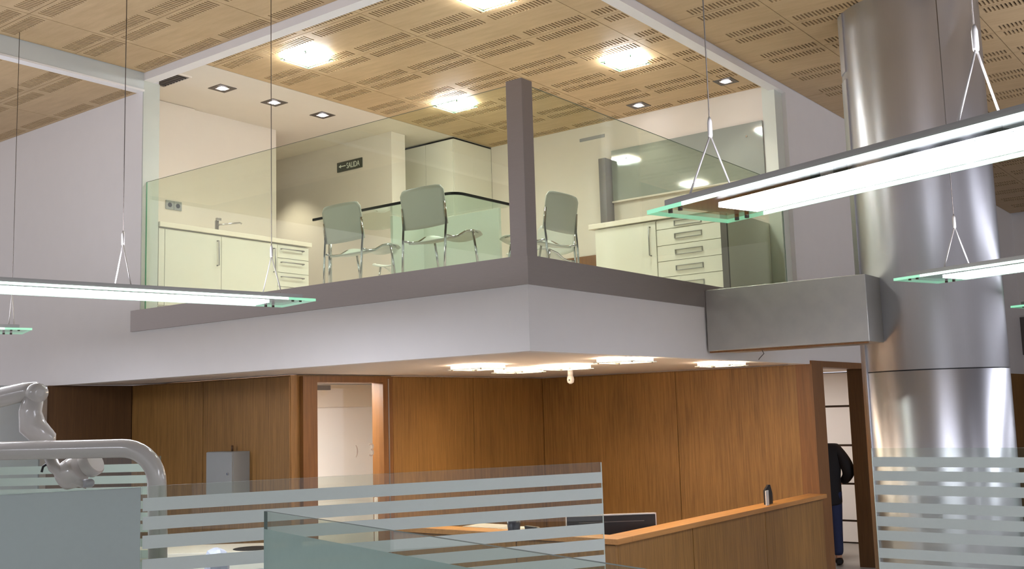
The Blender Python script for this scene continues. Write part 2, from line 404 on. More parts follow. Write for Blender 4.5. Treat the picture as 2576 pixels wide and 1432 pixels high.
# far left, below the tall wall : grey glazed screen with an exit sign
gs = thing('glazed_screen', 'tall grey glazed screen at far left beyond the dental unit', 'screen', (5.1, 10.9, 0))
pbox('frame', 5.88, 5.95, 10.86, 10.94, 0, ZS, ALU, gs); pbox('frame', 4.25, 4.32, 10.86, 10.94, 0, ZS, NAVY, gs)
pbox('pane', 4.32, 5.21, 10.89, 10.91, 0, ZS, plain('screen_blue', (96, 110, 136), .25), gs); pbox('pane', 5.23, 5.88, 10.89, 10.91, 0, ZS, plain('screen_grey', (150, 156, 156), .25), gs)
ex = thing('exit_sign', 'tiny dark green exit sign on grey screen, far left', 'sign', (5.40, 10.885, 2.25))
pbox('plate', 5.34, 5.47, 10.875, 10.888, 2.215, 2.29, GREEN, ex)
part('figure', MB().box(5.40, 5.45, 10.870, 10.875, 2.235, 2.255).box(5.36, 5.38, 10.870, 10.875, 2.245, 2.28), SIGNW, ex, world=True)

# ------------------------------------------------------------------ gallery front
post = tag(part('corner_post', MB().box(XA-.005, XA+.125, YB-.005, YB+.145, ZK1, 4.455), KERB, bevel=.003), 'brushed steel corner post between the two glass railings', 'post')
def railing(name, label, box, mats_sides, clampspec):
    t = thing(name, label, 'railing', ((box[0]+box[1])/2, (box[2]+box[3])/2, ZK1))
    part('pane', MB().box(*box, sides=mats_sides), [GLASS, GEDGED, GEDGE], t, world=True)
    return t
railing('glass_railing', 'long frameless glass railing left of the corner post', (XA+.045, XA+.057, YB+.16, 9.283, ZK1-.0, ZG), [0, 0, 1, 2, 1, 1], None)
railing('glass_railing', 'short frameless glass railing right of the corner post', (XA+.14, XB+.03, YB+.045, YB+.057, ZK1-.0, ZG), [1, 2, 0, 0, 1, 1], None)

# steel box beam and column
bb = thing('box_beam', 'brushed steel box beam between gallery front and round column', 'beam', (9.07, 3.7, 2.5))
part('casing', MB().box(8.79, 9.35, 2.94, YB-.02, 2.50, 3.07), STEELB, bb, world=True, bevel=.004)
pbox('edge_strip', 8.80, 8.83, 2.96, YB-.03, 2.485, 2.50, WOODF, bb)
col = thing('column', 'huge round brushed steel clad column at right', 'column', (9.72, 2.69, 0))
for z0, z1 in ((0, 2.246), (2.256, 5.58)): part('shell', MB().lathe([(.61, z0), (.61, z1)], n=96), STEEL, col)
part('joint_ring', MB().lathe([(.600, 2.246), (.600, 2.256)], n=96), BLACK, col)
sm = MB(); a0 = math.atan2(3.24-2.69, 9.43-9.72)
for z0, z1 in ((0, 4.95), (5.02, 5.58)):
    for k in range(8):
        a = a0-.02+k*.03; b = a+.03
        pts = [(r*math.cos(t), r*math.sin(t)) for r, t in ((.605, a), (.622, a), (.622, b), (.605, b))]
        sm.prism(pts, z0, z1)
part('seam_cover', sm, STEEL, col)
fc = tag(part('far_column', MB().lathe([(.28, 0), (.28, 5.6)], (15.9, 2.45, 0), n=32), DARKST), 'thin dark column behind lamps at far right edge', 'column')

# ------------------------------------------------------------------ lights
def plate_light(label, x, y, z, emat, group, rz=0, size=.37, edge=GEDGE):
    t = thing('square_light', label, 'ceiling light', (x, y, z), rz, group); h = size/2
    part('lamp', MB().box(-h+.022, h-.022, -h+.022, h-.022, .012, .04), emat, t)
    part('glass_plate', MB().box(-h, h, -h, h, 0, .008, sides=[1, 1, 1, 1, 0, 0]), [GLASSC, edge], t)
    for sx in (-1, 1):
        for sy in (-1, 1): part('clip', MB().lathe([(.009, -.006), (.009, .03)], (sx*(h-.03), sy*(h-.03), 0), n=10), CHROME, t)
    return t
for lab, x, y in (('square glass ceiling light nearest the air grille', 6.77, 7.62), ('square glass ceiling light cut by the top edge of the photo', 6.77, 5.34),
                  ('square glass ceiling light just above the long glass railing, left of the post', 8.98, 7.58), ('square glass ceiling light right of the corner post', 9.01, 5.31)):
    plate_light(lab, x, y, ZCI-.045, LSQ, 'square lights in gallery ceiling')
for lab, x, y in (('leftmost square light under the gallery', 7.5, 6.13), ('square light under gallery, second from left, partly behind its neighbour', 8.56, 6.46),
                  ('square light under gallery directly above the motion detector', 8.44, 5.80), ('bright square light under gallery, second from right', 7.85, 4.76), ('rightmost square light under gallery near the box beam', 9.72, 4.76)):
    plate_light(lab, x, y, ZS-.035, LSO, 'square lights under the gallery', size=.40, edge=GEDGEL)
def spot(label, x, y, z, watts=E_SPOT):
    t = thing('recessed_spot', label, 'spotlight', (x, y, z), 0, 'recessed spots')
    m = MB(); h = .108
    for a in ((-h, h, -h, -.055), (-h, h, .055, h), (-h, -.055, -.055, .055), (.055, h, -.055, .055)): m.box(*a, -.006, 0)
    part('trim_plate', m, DARKST, t)
    part('lens', MB().lathe([(.012, -.016), (.038, -.012), (.052, -.003), (.052, 0)], n=20), LSP, t)
    ld = bpy.data.lights.new('spot_lamp', 'SPOT'); ld.energy = watts; ld.spot_size = R(95); ld.spot_blend = .6; ld.color = (1, .90, .78); ld.shadow_soft_size = .05
    lo = bpy.data.objects.new('spot_lamp', ld); COL.objects.link(lo); lo.parent = t; lo.location = (0, 0, -.03)
for lab, x, y in (('recessed spot in white ceiling, nearest the air grille', 6.85, 9.06), ('middle recessed spot of three in white ceiling', 7.56, 9.06), ('recessed spot in white ceiling, farthest from the air grille', 8.27, 9.04)):
    spot(lab, x, y, ZCI)
spot('recessed spot in the corridor ceiling beyond the kitchen wall', 8.75, 10.75, ZCI, 60)
spot('recessed spot in wooden ceiling above the grey glass panel', 10.53, 6.05, ZCI)
spot('recessed spot in wooden ceiling beside the white beam', 10.40, 4.86, ZCI)
for lab, x, y, em in (('unseen ceiling lamp added to light the room behind the glazed doorway', 8.0, 8.85, LRM2), ('unseen ceiling lamp added to light the room behind the open doorway', 13.2, 5.8, LRM)):  # hidden lamps put in to brighten the rooms behind the doors
    t = thing('room_lamp', lab, 'ceiling light', (x, y, ZS-.02))
    part('diffuser', MB().box(-.5, .5, -.3, .3, 0, .01), em, t); part('frame', MB().box(-.53, .53, -.33, .33, .01, .02), ALU, t)

def pendant(label, tip, az, L, hangs, zc=ZCO):
    # local x runs along the lamp from its visible tip, local z = 0 is the glass underside
    t = thing('pendant_lamp', label, 'pendant lamp', (tip[0], tip[1], 2.83), R(az), 'suspended glass tube lamps')
    h = .245
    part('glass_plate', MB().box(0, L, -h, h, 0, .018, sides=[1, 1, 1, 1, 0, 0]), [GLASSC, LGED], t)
    m = MB(); x0, x1 = .10, L-.10
    prof = [(-.232, .020), (.232, .020), (.232, .046), (.07, .062), (-.07, .062), (-.232, .046)]
    n = len(prof); m.add([(x0, y, z) for y, z in prof]+[(x1, y, z) for y, z in prof], [tuple(range(n))[::-1], tuple(range(n, 2*n))]+[(i, (i+1) % n, (i+1) % n+n, i+n) for i in range(n)])
    part('housing', m, ALU, t)
    part('tube_window', MB().box(.30, L-.30, -.115, .115, -.010, -.001, sides=[0, 0, 0, 0, 0, 1]), [LTU, ALU], t)
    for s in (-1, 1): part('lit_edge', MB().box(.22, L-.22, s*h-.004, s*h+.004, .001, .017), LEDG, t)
    part('top_tube', MB().box(.35, L-.35, -.05, .05, .063, .069, sides=[1, 1, 1, 1, 1, 0]), [LTU, ALU], t)
    for x in (.10, .16):
        for s in (-1, 1): part('clip', MB().lathe([(.010, -.006), (.010, .02)], (x, s*.20, 0), n=10), DARKST, t)
    for hx in hangs:
        ap = .345
        for s in (-1, 1):
            part('bridle', MB().tube([(hx, s*.16, .03), (hx, 0, ap)], .0045, 6), UNIT, t)
        c = part('cable', MB().tube([(hx, 0, ap), (hx, 0, zc-2.83)], .0028, 6), DARKST, t)
        part('gripper', MB().lathe([(.009, ap-.01), (.011, ap), (.011, ap+.06), (.006, ap+.08)], (hx, 0, 0), n=10), UNIT, c)
    return t
pendant('long bright pendant lamp in front of the steel column', (4.14, 2.15), -108.6, 3.3, (.16, 1.42, 2.7))
pendant('long bright pendant lamp at left in front of the gallery kerb', (5.13, 5.88), 168.5, 3.3, (.22, 1.30, 2.6))
pendant('small distant pendant lamp at the left edge below the long one', (4.76, 9.06), 161.7, 2.6, (.13, 2.2))
pendant('distant pendant lamp at right edge crossing the column', (7.63, 2.19), -111, 2.6, (.34, 2.0))
pendant('farthest pendant lamp, only its green tip showing right of the column', (10.84, 2.12), -111, 3.0, (.4, 2.4))
pendant('unseen pendant lamp added to light the hall beyond the right edge of the photo', (14.6, 1.2), -111, 3.3, (.4, 2.6))  # this pendant and the ones below are unseen, added to light the hall
pendant('unseen pendant lamp added to light the hall to the right of the camera', (7.4, -2.4), -111, 3.3, (.4, 2.6))
pendant('unseen pendant lamp added to light the hall left of the camera', (.6, 3.9), 168.5, 3.3, (.4, 2.6))
pendant('unseen pendant lamp added to light the hall behind the camera', (-1.2, -1.6), -111, 3.3, (.4, 2.6))

# ------------------------------------------------------------------ gallery furniture
def handle_bar(parent, axis, c, length, world=True, gap=.03):
    # thin bar on two stand-offs; axis 'v' vertical, 'x'/'y' horizontal; c = (x,y,z) centre on door face, dirn gives outwards
    pass
# kitchen base units along y = 9.28
def base_unit(label, x0, x1, drawers=False, group='kitchen base units'):
    t = thing('base_cabinet', label, 'cabinet', ((x0+x1)/2, 9.6, ZF), 0, group)
    pbox('carcass', x0+.002, x1-.002, 9.305, 9.895, ZF+.10, 3.995, LACQ, t); pbox('plinth', x0+.002, x1-.002, 9.34, 9.90, ZF, ZF+.10, ALU, t)
    if not drawers:
        d = pbox('door', x0+.003, x1-.003, 9.285, 9.303, ZF+.11, 3.985, LACQ, t, bevel=.002)
        hx = x1-.055
        if x1-x0 > .4:
            hm = MB().tube([(hx, 9.285, 3.93), (hx, 9.25, 3.93), (hx, 9.25, 3.66), (hx, 9.285, 3.66)], .008, 8)
            part('handle', hm, ALU, d, world=True)
    else:
        zs = [3.985, 3.83, 3.663, 3.50, 3.34, ZF+.11]
        for a, b in zip(zs[:-1], zs[1:]):
            d = pbox('drawer', x0+.003, x1-.003, 9.285, 9.303, b+.003, a-.003, LACQ, t, bevel=.002)
            zc = a-.05
            part('handle', MB().tube([(x0+.05, 9.285, zc), (x0+.05, 9.25, zc), (x1-.10, 9.25, zc), (x1-.10, 9.285, zc)], .008, 8), ALU, d, world=True)
    return t
base_unit('narrow cream base unit at the left end of the kitchen counter', 6.235, 6.31)
base_unit('cream base unit with bar handle under the tap', 6.31, 7.016)
base_unit('cream base unit with bar handle beside the drawers', 7.016, 7.79)
base_unit('cream drawer unit at the right end of the kitchen counter', 7.79, 8.26, True)
tag(part('worktop', MB().box(6.235, 8.29, 9.26, 9.895, 4.0, 4.05), TOPW, bevel=.003), 'long pale worktop on the kitchen base units', 'worktop')
tp = thing('tap', 'chrome mixer tap with long swivel spout on the worktop', 'tap', (7.28, 9.72, 4.05))
part('body', MB().lathe([(.03, 0), (.03, .01), (.022, .012), (.022, .20)], n=16), CHROME, tp)
part('spout', MB().tube([(0, 0, .15), (.08, -.03, .165), (.25, -.09, .195), (.27, -.097, .185)], .011, 10), CHROME, tp)
part('lever', MB().box(-.012, .05, -.02, .012, .20, .235), CHROME, tp, bevel=.005)
so = thing('power_socket', 'double grey power socket on the kitchen wall', 'socket', (6.835, 9.905, 4.39))
for x in (-.052, .052):
    f = part('frame', MB().box(x-.05, x+.05, -.012, 0, -.05, .05), STEELBOX, so, bevel=.003)
    part('cup', MB().lathe([(.026, -.014), (.026, -.011)], (x, 0, 0), 'y', 16), BLACK, f)
gr = thing('air_grille', 'slatted air conditioning grille in the white ceiling', 'grille', (6.30, 9.29, ZCI))
part('recess', MB().box(-.09, .085, -.30, .16, -.004, 0), DARK, gr)
for y in range(9): part('slat', MB().box(-.09, .085, -.29+y*.05, -.275+y*.05, -.012, -.003), DGREY, gr)
m = MB()
for a in ((-.11, .105, -.32, -.30), (-.11, .105, .16, .18), (-.11, -.09, -.30, .16), (.085, .105, -.30, .16)): m.box(*a, -.014, 0)
part('frame', m, CREAM, gr)
# tall cupboard
tc = thing('tall_cupboard', 'tall cream two door cupboard reaching the ceiling', 'cupboard', (10.45, 9.05, ZF))
pbox('carcass', 10.09, XB-.005, 8.56, 9.50, ZF, 5.535, LACQ, tc); pbox('shadow_gap', 10.10, XB-.005, 8.57, 9.50, 5.535, 5.558, BLACK, tc)
for a, b in ((8.565, 9.03), (9.035, 9.495)): pbox('door', 10.07, 10.088, a, b, ZF+.06, 5.53, LACQ, tc, bevel=.002)
# exit sign on the corridor wall
sg = thing('exit_sign', 'dark green exit sign with arrow and white lettering on cream wall', 'sign', (9.35, 9.70, 5.25))
pbox('plate', 9.335, 9.349, 9.475, 9.935, 5.185, 5.312, GREEN, sg)
me = text_mesh('SALIDA', .105, 'lettering', .0015); me.materials.append(SIGNW)
o = link('lettering', me, sg, (-.017, .055, -.038)); o.rotation_euler = (R(90), 0, R(-90)); o.scale = (.70, 1, 1)
part('arrow', MB().box(9.331, 9.336, 9.77, 9.86, 5.247, 5.259).add([(9.331, 9.86, 5.275), (9.331, 9.86, 5.231), (9.331, 9.90, 5.253), (9.336, 9.86, 5.275), (9.336, 9.86, 5.231), (9.336, 9.90, 5.253)], [(0, 1, 2), (3, 5, 4), (0, 3, 4, 1), (1, 4, 5, 2), (2, 5, 3, 0)]), SIGNW, sg, world=True)
# right counter
def side_unit(label, y0, y1, drawers):
    t = thing('base_cabinet', label, 'cabinet', (10.05, (y0+y1)/2, ZF), 0, 'base units along the back wall')
    pbox('carcass', 9.78, 10.38, y0+.002, y1-.002, ZF+.08, 3.995, LACQ, t); pbox('plinth', 9.82, 10.38, y0+.002, y1-.002, ZF, ZF+.08, ALU, t)
    if drawers:
        for a, b in zip((3.985, 3.885, 3.71, 3.54, 3.37), (3.885, 3.71, 3.54, 3.37, ZF+.09)):
            d = pbox('drawer', 9.758, 9.778, y0+.003, y1-.003, b+.003, a-.003, LACQ, t, bevel=.002)
            zc = (a+b)/2 if a-b < .2 else a-.09
            fr = MB()
            for q in ((-.16, .16, .022, .028), (-.16, .16, -.028, -.022), (-.16, -.152, -.022, .022), (.152, .16, -.022, .022)):
                fr.box(9.745, 9.758, (y0+y1)/2+q[0], (y0+y1)/2+q[1], zc+q[2], zc+q[3])
            h_ = part('recessed_handle', fr, ALU, d, world=True)
            part('handle_dish', MB().box(9.754, 9.758, (y0+y1)/2-.152, (y0+y1)/2+.152, zc-.022, zc+.022), UNITG, h_, world=True)
    else:
        d = pbox('door', 9.758, 9.778, y0+.003, y1-.003, ZF+.09, 3.985, LACQ, t, bevel=.002)
        part('handle', MB().tube([(9.758, y0+.07, 3.93), (9.72, y0+.07, 3.93), (9.72, y0+.07, 3.62), (9.758, y0+.07, 3.62)], .008, 8), ALU, d, world=True)
side_unit('cream base unit with one door behind the short glass railing', 5.465, 6.24, False)
side_unit('cream four drawer unit behind the short glass railing', 4.705, 5.46, True)
ep = thing('end_panel', 'pale end panel with dark grey front edge beside the drawer unit', 'panel', (10.06, 4.665, ZF))
pbox('front_edge', 9.735, 9.76, 4.63, 4.70, ZF, 3.995, DGREY, ep); pbox('side', 9.76, XB-.005, 4.655, 4.70, ZF, 3.995, LACQ, ep)
tag(part('worktop', MB().box(9.735, 10.40, 4.63, 6.31, 4.0, 4.055), TOPW, bevel=.003), 'pale worktop over the drawer unit by the back wall', 'worktop')
wn = struct('window_1', MB().box(10.845, XB, 4.66, 6.65, 4.53, 5.17), GLASSM, 'grey glossy glass panel on the gallery back wall')
pbox('side_frame', 10.70, XB, 6.655, 6.75, 4.06, 5.06, DGREY, wn); pbox('sill', 10.82, XB, 4.66, 6.65, 4.51, 4.53, CREAM, wn)
for y, z in ((6.45, 5.05), (5.55, 4.60), (4.85, 5.02)): part('glint_disc', MB().lathe([(.012, 0), (.012, .012)], (10.833, y, z), 'x', 12), CHROME, wn, world=True)  # chrome discs standing in for lights reflected in the panel
tag(part('wall_vent', MB().box(10.862, XB, 6.75, 7.12, 5.37, 5.41), UNITG), 'thin slot vent high on the gallery back wall', 'vent')
tag(part('oak_door_leaf', MB().box(10.84, XB-.003, 6.92, 7.7, ZF, 3.90), WOODF), 'low oak panel beside the base units', 'panel')

# glass table
tb = thing('glass_table', 'green tinted glass table with black rim and pale base panels', 'table', (6.93, 6.4, ZF))
def rrect(x0, x1, y0, y1, r, n=6):
    p = []
    for cx, cy, a in ((x1-r, y0+r, -90), (x1-r, y1-r, 0), (x0+r, y1-r, 90), (x0+r, y0+r, 180)):
        for k in range(n+1):
            t = R(a+90*k/n); p.append((cx+r*math.cos(t), cy+r*math.sin(t)))
    return p
part('table_top', MB().prism(rrect(-.41, .42, -.87, .87, .12), .745, .757, 0), GLASSG, tb)
def arc(cx, cy, r, n=6): return [(cx-r*math.cos(R(90*k/n)), cy-r*math.sin(R(90*k/n))) for k in range(n+1)]
ro = [(-.415, .87)] + arc(-.29, -.75, .125) + [(.42, -.875)]; ri = [(-.402, .87)] + arc(-.29, -.75, .112) + [(.42, -.862)]
part('rim', MB().prism(ro+ri[::-1], .737, .76), BLACK, tb)
MINT = plain('mint_panel', (232, 236, 224), .3, var=.02)
part('base_panel', MB().box(.37, .40, -.72, .22, 0, .742), MINT, tb); part('base_panel', MB().box(-.05, .37, .19, .22, 0, .742), MINT, tb)
part('leg', MB().tube([(-.30, .76, 0), (-.30, .76, .742)], .018, 12), CHROME, tb)

# chairs : local +x is the way the sitter faces
def make_chair():
    t = thing('chair', '', 'chair', (0, 0, 0), 0, 'white plastic chairs around the glass table')
    def back(u, v):
        y = (u-.5)*.485; z = .46+v*.345
        cut = .04*max(0, (abs(u-.5)*2-.8)/.2)**2
        if v > .5: z -= cut*(v-.5)*2*1.1
        z += .035*((abs(u-.5)*2)**2)*(v-.5)*-1 if v < .5 else 0
        return (-.225 - .05*(v-.2) + .035*(1-(2*u-1)**2)*-1, y, z)
    part('backrest', MB().grid(back, 16, 10), PLASTW, t, solid=.012)
    def seat(u, v):
        x = -.19+.48*v; w = .45*(1-.12*max(0, (v-.75)/.25)**2)
        y = (u-.5)*w; z = .362+.108*(1/(1+math.exp(-12*(v-.36)))) - .020*max(0, (v-.85)/.15)**2 - .036*(1-(2*u-1)**2)*min(1, v*2)
        return (x, y, z)
    part('seat', MB().grid(seat, 12, 16), PLASTW, t, solid=.012)
    for s in (-1, 1):
        part('leg', MB().tube([(-.265, s*.235, 0), (-.245, s*.238, .40), (-.235, s*.24, .50), (-.25, s*.238, .66)], .0105, 8), CHROME, t)
        part('leg', MB().tube([(.215, s*.225, 0), (.165, s*.222, .30), (.13, s*.222, .455)], .0105, 8), CHROME, t)
        part('side_rail', MB().tube([(-.245, s*.236, .38), (-.15, s*.225, .377), (-.07, s*.224, .392), (.02, s*.226, .44), (.13, s*.224, .462), (.23, s*.195, .462)], .0095, 8), CHROME, t)
    return t
c0 = make_chair()
spots = [('white chair seen from behind, nearest the drawer unit', 6.66, 6.76, 0), ('white chair seen from behind, just left of the corner post', 6.66, 5.79, 0),
         ('white chair seen from behind, right of the corner post', 7.46, 5.36, 90), ('white chair on the far side of the glass table, seen past the left chair', 7.85, 7.35, 184),
         ('white chair on the far side of the table, behind the chair right of the post', 8.30, 5.95, 176)]
for i, (lab, x, y, a) in enumerate(spots):
    c = c0 if i == 0 else copy_tree(c0)
    c.location = (x, y, ZF); c.rotation_euler = (0, 0, R(a)); c['label'] = lab

# ------------------------------------------------------------------ reception
ds = thing('reception_desk', 'L shaped oak reception desk with pale oak ledge', 'desk', (7.1, 4.6, 0))
pbox('front_panel', 6.99, 7.03, 4.40, 5.35, 0, .955, WOODW, ds); pbox('front_panel', 6.99, 7.03, 5.36, 6.75, 0, .955, WOODW, ds)
for a, b in ((7.035, 8.25), (8.26, 9.75), (9.76, 11.26)): pbox('side_panel', a, b, 4.40, 4.44, 0, .955, WOODW, ds)
pbox('ledge', 6.95, 7.17, 4.35, 6.8, .965, 1.01, WOODC, ds, bevel=.004); pbox('ledge', 7.17, 11.27, 4.35, 4.56, .965, 1.01, WOODC, ds, bevel=.004)
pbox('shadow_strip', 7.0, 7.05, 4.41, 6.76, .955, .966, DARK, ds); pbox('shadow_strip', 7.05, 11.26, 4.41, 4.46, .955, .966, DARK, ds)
pbox('work_surface', 7.05, 7.8, 4.6, 6.7, .70, .74, TOPW, ds); pbox('end_panel', 7.05, 7.8, 6.72, 6.76, 0, .955, WOODW, ds); pbox('work_surface', 7.8, 11.2, 4.5, 5.1, .70, .74, TOPW, ds)
mo = thing('monitor', 'black computer monitor with pale rim behind the desk ledge', 'monitor', (7.70, 4.875, .74), R(-48.7))
part('housing', MB().box(-.38, .38, -.02, .02, .08, .36), BLACK, mo, bevel=.008)
m = MB()
m.box(-.388, .388, -.012, .022, .36, .37).box(-.388, -.38, -.012, .022, .08, .37).box(.38, .388, -.012, .022, .08, .37)
part('rim', m, UNIT, mo); part('rear_slot', MB().box(-.28, .28, -.024, -.02, .305, .311), DGREY, mo)
part('stand', MB().box(-.04, .04, -.03, .01, .01, .12), BLACK, mo); part('foot', MB().box(-.15, .15, -.09, .12, 0, .012), BLACK, mo)
bx = thing('printer', 'white desk printer behind the ledge at the left', 'printer', (7.42, 5.95, .74))
part('body', MB().box(-.18, .18, -.26, .26, 0, .245), UNIT, bx, bevel=.02); part('paper_tray', MB().box(-.17, .1, -.2, .2, .245, .262), UNIT, bx)
cu = tag(part('pen_cup', MB().lathe([(.052, 0), (.052, .004), (.058, .09), (.052, .09), (.047, .008)], (7.20, 5.46, .0), n=20), NAVY), 'dark tapered pen cup standing on the reception ledge', 'cup'); cu.location = (-.10, 0, 1.01)
stp = thing('stapler', 'black stapler lying on the reception ledge beside the cup', 'stapler', (7.08, 5.23, 1.01), R(88))
part('base', MB().box(-.09, .09, -.02, .02, 0, .012), BLACK, stp, bevel=.004)
part('arm', MB().add([(-.09, -.018, .014), (.09, -.018, .014), (.095, -.018, .05), (-.03, -.018, .045), (-.09, .018, .014), (.09, .018, .014), (.095, .018, .05), (-.03, .018, .045)], [(0, 1, 2, 3), (7, 6, 5, 4), (0, 4, 5, 1), (1, 5, 6, 2), (2, 6, 7, 3), (3, 7, 4, 0)]), BLACK, stp, bevel=.004)
ch = thing('card_holder', 'white upright card holder with black back on the ledge', 'card holder', (9.85, 4.46, 1.01))
part('front', MB().box(-.035, .03, -.055, -.045, 0, .145), UNIT, ch, bevel=.002)
part('back', MB().prism([(.05, 0), (.22, 0), (.22, .10), (.18, .185), (.14, .19), (.05, .14)], -.01, .01), BLACK, ch).rotation_euler = (R(90), 0, 0)
wb = thing('wall_box', 'grey metal wall box on the oak panels at left', 'wall box', (6.88, 8.98, 1.24))
part('case', MB().box(-.10, .105, -.215, .215, 0, .44), STEELBOX, wb, bevel=.003); part('lid', MB().box(-.115, -.10, -.21, .21, .005, .435), STEELBOX, wb, bevel=.002)
part('lock', MB().lathe([(.012, 0), (.012, .014)], (-.129, -.15, .22), 'x', 12), CHROME, wb); part('conduit', MB().tube([(.05, 0, .44), (.05, 0, .50)], .012, 8), WOODD, wb)
md = thing('motion_detector', 'small white motion detector hanging below the gallery', 'detector', (9.2, 6.26, ZS))
part('stem', MB().lathe([(.030, -.075), (.030, 0)], n=16), UNIT, md); part('head', MB().lathe([(.012, -.155), (.034, -.14), (.040, -.11), (.034, -.075)], n=16), UNIT, md); part('eye', MB().lathe([(.008, 0), (.008, .004)], (-.042, -.01, -.115), 'x', 10), BLACK, md)
cb = tag(part('loose_wire', MB().tube([(9.0, 4.0, 2.5), (9.0, 3.98, 2.46), (8.99, 4.02, 2.42), (8.985, 4.03, 2.405)], .004, 6), DGREY), 'short loose wire hanging under the box beam', 'wire')

# person in the right doorway
pe = thing('person', 'person in dark jacket and blue jeans standing in the right doorway', 'person', (12.905, 4.995, 0), R(24))
def skinned(name, chains, mat, root=0, sub=2):
    # chains : list of lists of (x,y,z,r); equal coordinates are merged into one joint
    vs, es, rs, idx = [], [], [], {}
    for c in chains:
        pv = None
        for (x, y, z, r) in c:
            k = (round(x, 4), round(y, 4), round(z, 4))
            if k not in idx: idx[k] = len(vs); vs.append(k); rs.append(r)
            if pv is not None and pv != idx[k]: es.append((pv, idx[k]))
            pv = idx[k]
    me = bpy.data.meshes.new(name); me.from_pydata(vs, es, []); me.materials.append(mat)
    o = link(name, me, pe)
    md_ = o.modifiers.new('skin', 'SKIN'); md_.use_smooth_shade = True
    for i, sv in enumerate(me.skin_vertices[0].data):
        r = rs[i]; sv.radius = r if isinstance(r, tuple) else (r, r); sv.use_root = (i == root)
    s_ = o.modifiers.new('sub', 'SUBSURF'); s_.levels = sub; s_.render_levels = sub
    return o
pel = (0, 0, .93, (.11, .15)); wst = (.0, 0, 1.10, (.10, .135)); cst = (.02, 0, 1.30, (.12, .17)); nk = (.03, 0, 1.50, (.055, .055))
def arm(s, k=1.0, end=True):
    sh = (.01, s*.19, 1.42, .062*k); el = (-.05, s*.295, 1.13, .048*k); wr_ = (.12, s*.20, 1.00, .034*k)
    return [cst, (.015, s*.10, 1.40, .085*k), sh, el, wr_]
def leg(s): return [pel, (0, s*.095, .86, .098), (.015, s*.10, .48, .066), (-.01, s*.105, .09, .043), (.12, s*.115, .04, .038)]
body = [[pel, wst, cst, nk, (.05, .03, 1.58, .075), (.07, .055, 1.66, .092), (.06, .055, 1.74, .07)], [(.07, .055, 1.66, .092), (.16, .055, 1.645, .014)], leg(1), leg(-1)]
for s in (-1, 1):
    a = arm(s, .85); w_ = a[-1]; palm = (w_[0]+.08, w_[1]-s*.03, w_[2]-.02, (.022, .038))
    body.append(a+[palm])
    for k in range(4):
        dy = (k-1.5)*.019; ln = (.062, .072, .068, .052)[k]
        body.append([palm, (palm[0]+.035, palm[1]+dy, palm[2]-.005, .010), (palm[0]+.035+ln*.5, palm[1]+dy, palm[2]-.022, .009), (palm[0]+.035+ln*.8, palm[1]+dy, palm[2]-.048, .008)])
    body.append([palm, (palm[0]-.005, palm[1]-s*.04, palm[2]+.005, .011), (palm[0]+.035, palm[1]-s*.058, palm[2]-.005, .009)])
skinned('body', body, SKIN)
jk = [[(0, 0, .72, (.155, .215)), (0, 0, .93, (.14, .21)), (.0, 0, 1.12, (.135, .215)), (.02, 0, 1.31, (.15, .215)), (.02, 0, 1.46, (.10, .12))]]
for s in (-1, 1):
    jk.append([(.02, 0, 1.31, (.15, .215)), (.0, s*.17, 1.425, .088), (-.03, s*.255, 1.27, .092), (-.05, s*.30, 1.12, .086), (.04, s*.25, 1.04, .062), (.10, s*.21, 1.005, .05)])
skinned('jacket', jk, JACKET, 1)
skinned('jeans', [[(0, 0, .97, (.12, .16)), (0, .095, .84, .112), (.015, .10, .48, .083), (-.01, .105, .10, .066)], [(0, 0, .97, (.12, .16)), (0, -.095, .84, .112), (.015, -.10, .48, .083), (-.01, -.105, .10, .066)]], JEANS)
skinned('hair', [[(.01, .045, 1.60, .075), (.03, .055, 1.68, .098), (.06, .055, 1.755, .075)]], HAIR)
for s in (-1, 1):
    part('shoe', MB().lathe([(.03, -.09), (.05, -.05), (.052, .08), (.04, .16), (.015, .18)], (.03, s*.11, .05), 'x', 14), BLACK, pe)
wt = thing('side_table', 'white low table inside the room behind the open doorway', 'table', (13.35, 5.7, 0))
part('table_top', MB().box(-.3, .3, -.5, .5, .72, .76), TOPW, wt)
for sx in (-1, 1):
    for sy in (-1, 1): part('leg', MB().box(sx*.27-.02, sx*.27+.02, sy*.46-.02, sy*.46+.02, 0, .72), ALU, wt)

# ------------------------------------------------------------------ glass partitions of the treatment bays
def partition(label, p0, p1, top, zones, edge0=1, edge1=1, floor=0.0, film_mat=None):
    # zones : list of (start, end, 'stripes' | 'frosted') in metres along the pane from p0
    dx, dy = p1[0]-p0[0], p1[1]-p0[1]; L = math.hypot(dx, dy); az = math.atan2(dy, dx)
    t = thing('glass_partition', label, 'partition', (p0[0], p0[1], floor), az, 'glass partitions of the treatment bays')
    part('pane', MB().box(0, L, -.006, .006, .06, top, sides=[1, 2, 0, 0, 3, 3]), [GLASSP, (GEDGED, GEDGEL)[edge0-1] if edge0 else GEDGED, (GEDGED, GEDGEL)[edge1-1], GEDGED], t)
    part('floor_rail', MB().box(0, L, -.02, .02, 0, .06), ALU, t)
    for a, b, kind in zones:
        if kind == 'stripes':
            z = top-.055; k = 0
            while z > .2:
                part('frosted_band', MB().box(a+.004, b-.004, -.0075, -.0065, z-.0615, z), film_mat or FILMS, t)
                z -= .0875 + (.022 if k % 3 == 2 else 0); k += 1
        else:
            off = .0 if kind == 'frosted' else .053
            part('frosted_sheet', MB().box(a+.002, b-.002, -.0075, -.0065, .1, top-.004-off), film_mat or FILM, t)
    return t
def along(p, az, d): return (p[0]+d*math.cos(R(az)), p[1]+d*math.sin(R(az)))
pa, pb = (2.399, 4.767), (5.101, 3.282)
